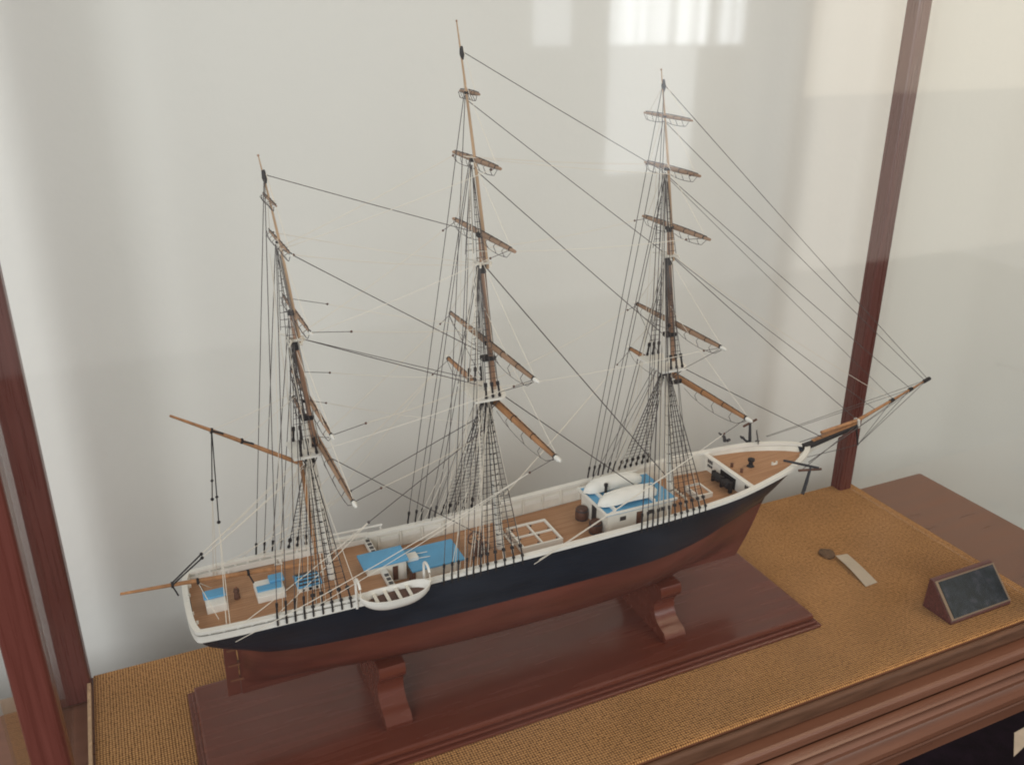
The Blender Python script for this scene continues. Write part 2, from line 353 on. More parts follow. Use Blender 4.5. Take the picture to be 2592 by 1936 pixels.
st = thing('label_stand', 'wedge shaped wooden stand with dark blue-grey picture label near the right corner', 'label stand', (.51, -.155, 0))
def wedge():
    b = MB(); poly = [(-.128, .0003), (-.176, .0003), (-.1765, .004), (-.1355, .047), (-.130, .047)]
    return b.prism(poly, 'X', .4535, .571).build('wedge_block', 'stand_wood', st, bevel=.0008)
wedge()
nv = Vector((0, -.043, .041)).normalized(); dv = Vector((0, .041, .043)).normalized()
ctr = Vector((.5125, -.156, .0255))+nv*.0013
MB().obox(ctr, (.0575, 0, 0), dv*.0275, nv*.0006).build('backing_card', 'card_edge', st)
MB().obox(ctr+nv*.0012, (.0530, 0, 0), dv*.0255, nv*.0005).build('picture', 'label_print', st)

# ---- small pale paper on the dark floor beyond the table
tag(MB().add([(1.170, .095, -.7785), (1.290, .122, -.7785), (1.310, .150, -.7785), (1.236, .145, -.7785), (1.170, .095, -.7797), (1.290, .122, -.7797), (1.310, .150, -.7797), (1.236, .145, -.7797)], [(0, 1, 2, 3), (7, 6, 5, 4), (0, 4, 5, 1), (1, 5, 6, 2), (2, 6, 7, 3), (3, 7, 4, 0)]).build('floor_paper', 'paper'), 'pale sheet of paper on the dark floor at the lower right', 'paper')

# ================================================================== the model ship
ship = thing('model_ship', 'three masted sailing ship model with black hull, brown bottom and blue topped deckhouses', 'model ship', (-.08, 0, .075))
XS, XE = -.499, .325
RAIL_B = [(-.499, .0), (-.4988, .018), (-.4978, .036), (-.4958, .048), (-.4932, .0555), (-.484, .0580), (-.45, .0600), (-.418, .0605), (-.34, .0605), (-.24, .0605), (-.14, .062), (-.05, .064), (.05, .065), (.12, .0645), (.16, .062), (.19, .0575), (.22, .052), (.245, .0465), (.265, .040), (.285, .031), (.303, .021), (.317, .010), (.325, .0005)]
RAIL_Z = [(-.5, .2045), (-.40, .203), (-.30, .201), (-.24, .2005), (-.14, .202), (-.05, .204), (.05, .2065), (.12, .2095), (.19, .2135), (.24, .2175), (.29, .2205), (.325, .222)]
WL_B = [(-.456, .0025), (-.452, .017), (-.44, .032), (-.42, .042), (-.38, .050), (-.33, .0555), (-.25, .060), (-.15, .0622), (-.05, .0635), (.03, .0625), (.08, .056), (.127, .044), (.165, .031), (.2, .019), (.23, .008), (.252, .001)]
ZWL, ZK = .148, .076
def railb(x): return max(.0004, sinterp(RAIL_B, x))
def railz(x): return sinterp(RAIL_Z, x)
def wlb(x): return max(.0012, sinterp(WL_B, x))
STEM = [(ZK, .219), (.095, .230), (.12, .242), (ZWL, .2535), (.165, .264), (.18, .276), (.195, .291), (.208, .307), (.222, .325)]
STERN = [(ZK, -.4555), (ZWL-.004, -.4555), (.155, -.462), (.165, -.4725), (.178, -.4865), (.19, -.4955), (.205, -.499)]
NS = 64
def hull_half(x, z, zt):
    """half breadth of the hull at (x, z); zt = top of the black side there"""
    x0, x1 = sinterp(STERN, z), sinterp(STEM, z); s = min(1, max(0, (x-x0)/(x1-x0)))
    xw = x+(.2535-x1)*s**5-(x0+.456)*(1-s)**8; bw = wlb(xw)
    if z >= ZWL:
        v = min(1, max(0, (zt-z)/(zt-ZWL))); w = v**2.0
        xr = x+(XE-.0005-x1)*s**6-(x0-XS-.0005)*(1-s)**10
        return max(.0006, railb(xr)*(1-w)+bw*w)
    v = (ZWL-z)/(ZWL-ZK); full = math.sin(math.pi*s)**.7; nn = 1.15+2.3*full
    return max(bw*max(0, 1-v**nn)**(1.35-.75*full), .0016)
def row(v, upper):
    """upper: v 0 rail .. 1 waterline ; lower: v 0 waterline .. 1 keel"""
    pts = []
    for i in range(NS+1):
        s = i/NS; s = .5-.5*math.cos(math.pi*s)*(.55)-.225*(1-2*s)*1.0
        s = min(1, max(0, s))
        if upper: zt = railz(XS+s*(XE-XS))-.0035; z = zt+(ZWL-zt)*v
        else: zt = .2; z = ZWL+(ZK-ZWL)*v
        x0, x1 = sinterp(STERN, z), sinterp(STEM, z); x = x0+s*(x1-x0)
        pts.append((x, hull_half(x, z, zt), z))
    return pts
def skin(rows):
    b = MB(); n = NS+1; vs = []; fs = []
    for sg in (-1, 1):
        o = len(vs)
        for r in rows: vs += [(x, sg*y, z) for x, y, z in r]
        for j in range(len(rows)-1):
            for i in range(NS): fs.append((o+j*n+i, o+j*n+i+1, o+(j+1)*n+i+1, o+(j+1)*n+i))
    half = len(vs)//2
    for e in (0, NS):
        for j in range(len(rows)-1):
            fs.append((j*n+e, (j+1)*n+e, half+(j+1)*n+e, half+j*n+e))
    k = (len(rows)-1)*n
    for i in range(NS): fs.append((k+i, k+i+1, half+k+i+1, half+k+i))
    return b.add(vs, fs)
hull = skin([row(v, True) for v in (0, .12, .25, .4, .55, .7, .85, 1)]).build('hull', 'hull_black', ship, smooth=True)
skin([row(v, False) for v in (0, .08, .16, .25, .35, .45, .55, .65, .75, .83, .9, .95, .985, 1)]).build('hull_bottom', 'hull_brown', ship, smooth=True)
MB().prism([(-.4555, ZK-.004), (.216, ZK-.004), (.2195, ZK+.003), (-.4555, ZK+.003)], 'Y', -.0021, .0021).build('keel', 'hull_brown', ship)
rud = MB().prism([(-.4705, ZK-.003), (-.4562, ZK-.003), (-.4562, .158), (-.4645, .158), (-.4690, .135)], 'Y', -.0020, .0020).build('rudder', 'hull_brown', ship, bevel=.0005)
for z in (.092, .112, .132): MB().box(-.4660, -.4480, -.0030, .0030, z, z+.0026).build('pintle', 'brass', rud)
# catching light carving line under the counter
def side_pts(n=90, inset=0, x0=XS, x1=XE, dz=0):
    out = []
    for i in range(n+1):
        t = i/n; t = .5-.5*math.cos(math.pi*t); x = x0+(x1-x0)*t
        out.append((x, max(0, railb(x)-inset), railz(x)+dz))
    return out
def ring_strip(prof, x0=XS, x1=XE, both=True, n=140):
    """prof: (outward offset, dz) polygon swept along the sheer on both sides"""
    b = MB(); k = len(prof)
    for sg in ((-1, 1) if both else (-1,)):
        base = side_pts(n, 0, x0, x1); vs = []
        for i, (x, y, z) in enumerate(base):
            xa, ya, _ = base[max(0, i-1)]; xb, yb, _ = base[min(n, i+1)]
            t = Vector((xb-xa, yb-ya, 0)); t = t.normalized() if t.length > 1e-9 else Vector((1, 0, 0))
            nrm = Vector((-t.y, t.x, 0))
            if abs(x-XS) < 1e-6: nrm = Vector((-1, 0, 0))
            if abs(x-XE) < 1e-6: nrm = Vector((1, 0, 0))
            for o, dz in prof:
                q = Vector((x, y, z))+nrm*o; q.y = max(q.y, 0); vs.append((q.x, sg*q.y, q.z+dz))
        fs = [(i*k+j, i*k+(j+1) % k, (i+1)*k+(j+1) % k, (i+1)*k+j) for i in range(n) for j in range(k)]
        fs += [tuple(range(k)), tuple(n*k+j for j in range(k))]
        b.add(vs, fs)
    return b
# white rail cap over the bulwark (waist and bow); poop has a higher open rail
PB = -.288     # poop break
FB = .192      # forecastle break
ring_strip([(.0012, -.0042), (.0012, 0), (-.0058, 0), (-.0058, -.0032), (-.0010, -.0042)], PB-.004, XE).build('rail', 'white_paint', ship, smooth=True)
ring_strip([(.0006, -.0112), (.0006, -.0040), (-.0052, -.0040), (-.0052, -.0112)], XS, PB-.002).build('poop_bulwark', 'white_paint', ship, smooth=True)
ring_strip([(.0010, -.0014), (.0010, .0016), (-.0048, .0016), (-.0048, -.0014)], XS, PB).build('poop_rail', 'white_paint', ship, smooth=True)
for sg in (-1, 1):
    for i in range(15):
        x = -.482+i*.0138
        MB().box(x-.0011, x+.0011, sg*(railb(x)-.0034), sg*(railb(x)-.0008), railz(x)-.0041, railz(x)-.0013).build('stanchion', 'white_paint', ship)
for y in (-.034, -.017, 0, .017, .034):
    x = XS+.003+.006*abs(y)/.04
    MB().box(x-.001, x+.0012, y-.0012, y+.0012, railz(x)-.0041, railz(x)-.0013).build('stanchion', 'white_paint', ship)
# decks
def deckz(x):  return interp([(-.5, .1925), (PB, .1905)], x) if x < PB else (interp([(PB, .1755), (-.1, .1770), (.1, .1815), (FB, .1880)], x) if x <= FB else interp([(FB, .2055), (.325, .2130)], x))
def deck(name, x0, x1, inset=.0046, dz=0):
    b = MB(); n = 40; vs = []; fs = []
    for i in range(n+1):
        x = x0+(x1-x0)*i/n; z = deckz(min(max(x, x0+1e-4), x1-1e-4))+dz; y = max(.0005, min(railb(x)-inset, hull_half(x, z, railz(x)-.0037)-.0025))
        vs += [(x, -y, z), (x, -y*.5, z+.0006), (x, 0, z+.0009), (x, y*.5, z+.0006), (x, y, z)]
    for i in range(n):
        for j in range(4): fs.append((i*5+j, i*5+j+1, (i+1)*5+j+1, (i+1)*5+j))
    o = len(vs); vs += [(v[0], v[1], v[2]-.002) for v in vs[:]]
    fs += [tuple(o+i for i in f[::-1]) for f in fs]
    return b.add(vs, fs).build(name, 'deck_wood', ship)
deck('poop_deck', XS+.006, PB, .0052); deck('main_deck', PB+.0015, FB); deck('forecastle_deck', FB+.0012, .3205)
# inner bulwark faces of the waist with raised panels, and of the bow
def inner_face(name, x0, x1, sg, z0off=-.003):
    b = MB(); n = 40; vs = []
    for i in range(n+1):
        x = x0+(x1-x0)*i/n; zt = railz(x)-.0037; zb = deckz(x)+z0off
        yt = hull_half(x, zt, zt); yb = min(yt, hull_half(x, zb, zt))
        for yy, z in ((yb-.0036, zb), (yt-.0042, zt), (yt-.0008, zt), (yb-.0014, zb)):
            vs.append((x, sg*max(yy, .0001), z))
    fs = [(i*4+j, i*4+(j+1) % 4, (i+1)*4+(j+1) % 4, (i+1)*4+j) for i in range(n) for j in range(4)]+[(0, 1, 2, 3), tuple(4*n+j for j in range(4))]
    return b.add(vs, fs).build(name, 'white_dull', ship)
for sg in (-1, 1):
    bw = inner_face('bulwark', PB+.001, FB-.0005, sg)
    inner_face('bow_bulwark', FB+.001, .312, sg)
    for i in range(17):
        x = PB+.012+i*.0274
        if x > FB-.012: break
        if x > .10: break
        y = sg*(railb(x)-.0042)
        MB().box(x-.0011, x+.0011, min(y, y-sg*.0016), max(y, y-sg*.0016), deckz(x)+.001, railz(x)-.0040).build('bulwark_stay', 'white_dull', bw)
    for i in range(16):
        xa = PB+.0145+i*.0274; xb = xa+.0224
        if xb > .115: break
        xm = (xa+xb)/2; y = sg*(railb(xm)-.0046)
        for (za, zb) in ((.012, .0170),):
            MB().add([(xa, sg*(railb(xa)-.0051), deckz(xm)+za), (xb, sg*(railb(xb)-.0051), deckz(xm)+za), (xb, sg*(railb(xb)-.0051), deckz(xm)+zb), (xa, sg*(railb(xa)-.0051), deckz(xm)+zb),
                      (xa, sg*(railb(xa)-.0043), deckz(xm)+za), (xb, sg*(railb(xb)-.0043), deckz(xm)+za), (xb, sg*(railb(xb)-.0043), deckz(xm)+zb), (xa, sg*(railb(xa)-.0043), deckz(xm)+zb)],
                     [(0, 1, 2, 3), (4, 7, 6, 5), (0, 4, 5, 1), (1, 5, 6, 2), (2, 6, 7, 3), (3, 7, 4, 0)]).build('panel', 'white_paint', bw)
# poop break beam with slots
beam = MB().box(PB-.0060, PB+.0012, -.0560, .0560, .1912, .1965).build('poop_beam', 'white_paint', ship, bevel=.0005)
for sg in (-1, 1):
    for y in (.026, .034, .042, .050): MB().box(PB-.0048, PB-.0002, sg*y-.0022, sg*y+.0022, .1966, .1975).build('slot', 'window_dark', beam)
MB().box(PB-.001, PB+.0010, -.0555, .0555, .1755, .1905).build('poop_bulkhead', 'white_dull', ship)
# raised far corner rail at the break
for sg in (1,):
    rr = MB(); y = sg*(railb(-.3)-.003)
    rr.tube([(-.345, y, .2105), (-.270, y, .2098)], .0013, 6)
    for x in (-.340, -.305, -.272): rr.tube([(x, y, .203), (x, y, .2102)], .0011, 6)
    rr.build('hand_rail', 'white_paint', ship)
# forecastle bulkhead
fw_, fl_ = hull_half(FB, .2082, .21)-.003, hull_half(FB, .1875, .21)-.003
fbk = MB().prism([(-fl_, .1875), (fl_, .1875), (fw_, .2082), (-fw_, .2082)], 'X', FB-.0012, FB+.0010).build('forecastle_bulkhead', 'white_paint', ship)
MB().box(FB-.0035, FB+.0030, -.0535, .0535, .2083, .2108).build('bulkhead_beam', 'white_paint', fbk, bevel=.0006)
MB().box(FB-.0022, FB-.0013, -.016, .016, .1880, .2045).build('door_opening', 'tar_black', fbk)
for sg in (-1, 1):
    for k in range(3):
        y = sg*(.040+.0038*(k-1)); MB().box(FB-.0019, FB-.0013, y-.0013, y+.0013, .2015, .2062).build('vent', 'window_dark', fbk)
        MB().box(FB-.0019, FB-.0013, y-.0013, y+.0013, .1955, .1992).build('vent', 'window_dark', fbk)
# windlass below the forecastle
wl = MB(); wl.lathe((FB-.011, 0, .1975), [(.0045, -.017), (.006, -.015), (.006, -.006), (.0045, -.004), (.0045, .004), (.006, .006), (.006, .015), (.0045, .017)], 10, 'Y')
for y in (-.0185, .0185, -.0005): wl.box(FB-.0135, FB-.0085, y-.0015, y+.0015, .1872, .2035)
wl.build('windlass', 'tar_black', ship)

# ------------------------------------------------------------ deckhouses and deck furniture
def box_part(name, m, parent, a, bevel=0): return MB().box(*a).build(name, m, parent, bevel=bevel)
# forward house with two upturned boats
fh = box_part('forward_house', 'white_dull', ship, (-.0135, .0790, -.0335, .0335, .1775, .2092))
roof = MB().box(-.0185, .0840, -.0365, .0365, .2093, .2120).build('house_roof', 'blue_paint', fh, bevel=.0006)
for a in ((-.0190, .0845, -.0370, -.0345, .2105, .2128), (-.0190, .0845, .0345, .0370, .2105, .2128), (-.0192, -.0162, -.0344, .0344, .2105, .2128)):
    box_part('roof_edge', 'white_paint', fh, a)
box_part('door', 'brown_wood', fh, (.0270, .0350, -.0342, -.0336, .1855, .2045))
for x in (.0075, .0480, .0640): box_part('window', 'window_dark', fh, (x-.0042, x+.0042, -.0341, -.0336, .1975, .2030))
for y in (-.017, .017): box_part('aft_door', 'window_dark', fh, (-.0142, -.0136, y*.15-.003, y*.15+.003, .183, .204))
MB().tube([(.004, .004, .2119), (.004, .004, .2270)], .0018, 8).tube([(.004, .004, .2268), (.004, .004, .2300)], .0026, 8).build('stove_pipe', 'tar_black', fh)
def boat_mesh(L, Bm, D, flip=False, pw=2.8):
    """open double-ended boat, origin at centre of gunwale; returns (outer shell MB)"""
    b = MB(); n = 18; m = 7; vs = []; fs = []
    def sec(u, th, off):
        w = max(0, 1-abs(u)**pw)**.62; h = D*(1-.20*abs(u)**3); sh = .22*D*u*u
        y = (Bm/2-off)*w*math.cos(th); z = -(h-off*.8)*max(0, math.sin(th))**.85*(.35+.65*w) + sh
        return Vector((u*(L/2-off*1.2), y, z))
    for off in (0, .0011):
        for i in range(n+1):
            u = -1+2*i/n
            for j in range(m*2+1): vs.append(sec(u, math.pi*j/(2*m), off))
    k = 2*m+1; o = (n+1)*k
    for i in range(n):
        for j in range(2*m):
            q = (i*k+j, i*k+j+1, (i+1)*k+j+1, (i+1)*k+j); fs += [q, tuple(o+t for t in q[::-1])]
    for i in range(n):
        for j in (0, 2*m): fs.append((i*k+j, (i+1)*k+j, o+(i+1)*k+j, o+i*k+j))
    for i in (0, n):
        for j in range(2*m): fs.append((i*k+j, i*k+j+1, o+i*k+j+1, o+i*k+j))
    if flip: vs = [Vector((v.x, v.y, -v.z)) for v in vs]
    b.add(vs, fs); return b
def place(b, c): b.v = [(v[0]+c[0], v[1]+c[1], v[2]+c[2]) for v in b.v]; return b
for y in (-.0155, .0205):
    bo = place(boat_mesh(.086, .0225, .0140, True, 4.2), (.0245, y, .2166)).build('upturned_boat', 'white_paint', ship, smooth=True)
    MB().tube([(-.010, y, .2288), (.0245, y, .2306), (.059, y, .2288)], .0007, 5).build('boat_keel', 'white_paint', bo)
for x in (-.004, .052): MB().box(x-.0012, x+.0012, -.034, .034, .2121, .2165).build('boat_skid', 'white_paint', ship)
# two casks at the after wall of the house
for y in (.0170, -.0180):
    ck = MB().lathe((-.0215, y, .1772), [(.0068, 0), (.0082, .004), (.0088, .009), (.0082, .014), (.0068, .018)], 14).build('cask', 'brown_wood', ship, smooth=True)
    for z in (.003, .0150): MB().lathe((-.0215, y, .1772+z), [(.0083, -.0008), (.0083, .0008)], 14).build('hoop', 'iron', ck)
# aft house in two levels
ah = box_part('aft_house', 'white_dull', ship, (-.3085, -.2635, -.0125, .0125, .1757, .2008))
box_part('house_roof', 'blue_paint', ah, (-.3130, -.2610, -.0150, .0150, .2009, .2040), .0005)
box_part('door', 'brown_wood', ah, (-.2795, -.2735, -.0132, -.0126, .1785, .1965))
box_part('wall_panel', 'white_paint', ah, (-.2720, -.2665, -.0131, -.0126, .1780, .1985))
ah2 = box_part('cabin_trunk', 'white_dull', ship, (-.2560, -.2005, -.0205, .0205, .1757, .1888))
box_part('house_roof', 'blue_paint', ah2, (-.2600, -.1960, -.0232, .0232, .1889, .1912), .0005)
MB().prism([(-.2630, .1760), (-.2560, .1760), (-.2560, .1885), (-.2600, .1885)], 'Y', -.0225, -.0170).build('steps', 'brown_wood', ah2)
box_part('companion_box', 'white_paint', ah2, (-.2595, -.2460, -.0045, .0075, .1913, .1960), .0004)
for y in (-.0035, .0065): MB().tube([(-.246, y, .1932), (-.232, y, .1922)], .0005, 5).build('slide_rail', 'white_paint', ah2)
# main hatch
hb = box_part('main_hatch', 'white_paint', ship, (-.1235, -.0700, -.0250, -.0225, .1772, .1868))
for a in ((-.1235, -.0700, .0225, .0250, .1772, .1868), (-.1235, -.1208, -.0224, .0224, .1772, .1868), (-.0727, -.0700, -.0224, .0224, .1772, .1868),
          (-.1207, -.0728, -.0009, .0009, .1845, .1867), (-.0975, -.0955, -.0224, -.0010, .1845, .1867), (-.0975, -.0955, .0010, .0224, .1845, .1867)):
    box_part('coaming', 'white_paint', hb, a)
for a in ((-.1206, -.0976, -.0223, -.0010), (-.0954, -.0729, -.0223, -.0010), (-.1206, -.0976, .0010, .0223), (-.0954, -.0729, .0010, .0223)):
    box_part('hatch_cover', 'deck_wood', hb, (*a, .1775, .1846))
    MB().ball((a[1]-.003, a[2]+.003, .1850), .0013).build('ring_bolt', 'iron', hb); MB().ball((a[0]+.003, a[3]-.003, .1850), .0013).build('ring_bolt', 'iron', hb)
# small fore hatch
sh = box_part('fore_hatch', 'white_paint', ship, (.1330, .1560, -.0150, -.0130, .1845, .1925))
for a in ((.1330, .1560, .0130, .0150, .1845, .1925), (.1330, .1350, -.0129, .0129, .1845, .1925), (.1540, .1560, -.0129, .0129, .1845, .1925)): box_part('coaming', 'white_paint', sh, a)
box_part('hatch_cover', 'deck_wood', sh, (.1351, .1539, -.0129, .0129, .1846, .1905))
# pump with flywheels abaft the main mast, fife rail
pm = MB().box(-.1760, -.1600, -.0060, .0060, .1768, .1830).build('pump', 'brown_wood', ship, bevel=.0008)
for y in (-.0120, .0120):
    fl = MB(); r = .0088; c = Vector((-.1700, y, .1915))
    fl.tube([c+Vector((r*math.cos(a), 0, r*math.sin(a))) for a in [2*math.pi*i/20 for i in range(21)]], .0010, 6)
    for k in range(3):
        a = math.pi*k/3; fl.tube([c+Vector((r*math.cos(a), 0, r*math.sin(a))), c-Vector((r*math.cos(a), 0, r*math.sin(a)))], .0006, 5)
    fl.build('flywheel', 'brown_wood', pm)
MB().tube([(-.17, -.0135, .1915), (-.17, .0135, .1915)], .0011, 6).build('axle', 'iron', pm)
for x in (-.1720, -.1640): MB().tube([(x, 0, .183), (x, 0, .192)], .0022, 8).build('pump_barrel', 'brown_wood', pm)
def fife(x, w, zr):
    f = MB(); z0 = deckz(x)
    f.box(x-.0012, x+.0012, -w, w, zr-.0012, zr+.0012)
    for y in (-w, w): f.box(x-.0012, x+.0012, y-.0012, y+.0012, z0, zr)
    o = f.build('fife_rail', 'white_dull', ship)
    for k in range(6):
        y = -w+.003+k*(2*w-.006)/5; MB().tube([(x, y, zr-.004), (x, y, zr+.0045)], .0007, 5).build('belaying_pin', 'brown_wood', o)
fife(-.1330, .016, .190); fife(.1120, .017, .195)
# poop furniture : wheel box, binnacle, companion, skylight
wb = box_part('wheel_box', 'white_paint', ship, (-.4795, -.4590, -.0130, .0130, .1925, .2020), .0006)
MB().prism([(-.4805, .2021), (-.4580, .2021), (-.4580, .2046), (-.4805, .2046)], 'Y', -.0005, .0140).build('box_lid', 'blue_paint', wb, bevel=.0008)
box_part('box_step', 'white_paint', wb, (-.4735, -.4650, .0165, .0230, .1926, .1965), .0005)
bn = MB().lathe((-.4470, .004, .1922), [(.0034, 0), (.0030, .006), (.0024, .0075), (.0034, .009), (.0026, .0125), (.0005, .0135)], 10).build('binnacle', 'brown_wood', ship, smooth=True)
MB().ball((-.4470, .004, .2060), .0014).build('binnacle_lamp', 'brass', bn)
cp = box_part('companion', 'white_paint', ship, (-.4280, -.3985, -.0150, .0165, .1922, .2000), .0006)
box_part('companion_roof', 'blue_paint', cp, (-.4265, -.4000, -.0060, .0040, .2001, .2016), .0004)
box_part('companion_hood', 'blue_paint', cp, (-.4120, -.3960, .0045, .0175, .2001, .2040), .0012)
sk = box_part('skylight', 'white_paint', ship, (-.3850, -.3600, -.0130, .0130, .1920, .1975), .0005)
MB().prism([(-.0138, .1976), (.0138, .1976), (0, .2045)], 'X', -.3860, -.3590).build('skylight_roof', 'blue_paint', sk)
for y in (-.0105, -.0066, -.0027, .0030, .0069, .0108):
    z = .1976+(.0138-abs(y))/.0138*.0069; box_part('skylight_bar', 'window_dark', sk, (-.3840, -.3612, y-.0011, y+.0011, z-.0001, z+.0008))
for x in (-.380, -.3725, -.365): MB().lathe((x, -.0131, .1948), [(.0017, -.0005), (.0017, .0003)], 10, 'Y').build('porthole', 'tar_black', sk)
for (x, y) in ((-.468, -.049), (-.435, -.052), (-.452, .050), (-.395, .052)):
    z = deckz(x); MB().tube([(x-.002, y, z), (x-.002, y, z+.0055)], .0012, 6).tube([(x+.003, y, z), (x+.003, y, z+.0055)], .0012, 6).box(x-.004, x+.005, y-.0012, y+.0012, z, z+.001).build('bitts', 'white_paint', ship)
# capstan on the forecastle
MB().lathe((.2275, .001, .2068), [(.0058, 0), (.0052, .002), (.0030, .004), (.0028, .008), (.0046, .0095), (.0048, .0125), (.0020, .0135)], 12).build('capstan', 'tar_black', ship, smooth=True)
MB().tube([(.255, -.010, .2095), (.262, -.010, .2095)], .0022, 8).tube([(.255, -.010, .2095), (.255, -.010, .2135)], .0015, 6).tube([(.262, -.010, .2095), (.262, -.010, .2135)], .0015, 6).build('bow_bitts', 'white_dull', ship)
for (x, y) in ((.205, .012), (.207, -.006)): MB().lathe((x, y, .2060), [(.0022, 0), (.0018, .004), (.0024, .006), (.0005, .007)], 8).build('vent_post', 'brown_wood', ship)
# catheads
for sg in (-1, 1):
    MB().obox((.272, sg*.0445, .2235), (.0020, sg*.0016, 0), Vector((.012, sg*.017, .0004)), (0, 0, .0017)).build('cathead', 'iron', ship, bevel=.0004)
# anchors
def anchor(c, shank, stock, arm):
    c, shank, stock, arm = Vector(c), Vector(shank), Vector(stock), Vector(arm)
    a = MB(); top = c; bot = c+shank
    a.tube([top, bot], [.0017, .0024], 8); o = a.build('anchor', 'iron', ship)
    MB().tube([top+stock+shank*.08, top-stock+shank*.08], [.0017, .0017], 6).build('anchor_stock', 'brown_wood', o)
    up = -shank.normalized(); pts = []
    for i in range(-6, 7):
        t = i/6; pts.append(bot+arm*t+up*(.006*t*t))
    MB().tube(pts, [.0010+.0013*(1-abs(i/6)) for i in range(-6, 7)], 6).build('anchor_arm', 'iron', o)
    for s_ in (-1, 1):
        e = bot+arm*s_*.86+up*.0046; MB().obox(e, arm.normalized()*.0026, up*.0012+arm.normalized()*s_*.001, shank.cross(arm).normalized()*.0022).build('fluke', 'iron', o)
    MB().tube([top+Vector((.0018*math.cos(a_), 0, .0018*math.sin(a_)+.0018)) for a_ in [2*math.pi*i/10 for i in range(11)]], .0004, 5).build('shackle', 'iron', o)
anchor((.284, -.0500, .2180), (-.010, -.004, -.030), (.014, -.006, .001), (.008, .006, .004))
anchor((.262, .0520, .2470), (.004, .000, -.034), (-.006, .006, -.007), (.009, -.008, -.002))
MB().tube([(.225, .0555, .2215), (.223, .0565, .2290), (.216, .060, .2345)], [.0026, .0022, .0012], 6).tube([(.228, .055, .222), (.233, .056, .2225)], .0022, 6).build('far_cathead_block', 'iron', ship)
# boat in davits on the near quarter
bb = place(boat_mesh(.0770, .0275, .0165, False, 3.2), (-.2965, -.0825, .2130)).build('quarter_boat', 'white_paint', ship, smooth=True)
for x in (-.318, -.306, -.294, -.282): MB().box(x-.0018, x+.0018, -.0945, -.0705, .2090, .2100).build('thwart', 'white_dull', bb)
def inner_floor():
    b = MB(); pts = [(-.2965+.0325*math.cos(a), -.0825+.0112*math.sin(a)) for a in [2*math.pi*i/20 for i in range(20)]]
    b.prism(pts, 'Z', .2045, .2072); b.build('bottom_boards', 'brown_wood', bb)
inner_floor()
for x in (-.334, -.259):
    d = MB(); y0 = -(railb(x)+.0005); pts = [(x, y0-.001, .190), (x, y0-.001, .218)]
    for i in range(1, 8):
        a = math.pi*i/8; pts.append((x, y0-.011+.010*math.cos(a), .2225+.0085*math.sin(a)))
    d.tube(pts, .0014, 7); o = d.build('davit', 'white_paint', ship, smooth=True)
    MB().tube([(x, y0-.0205, .2245), (x, y0-.0215, .2150)], .0006, 5).build('davit_fall', 'rope_cream', o)

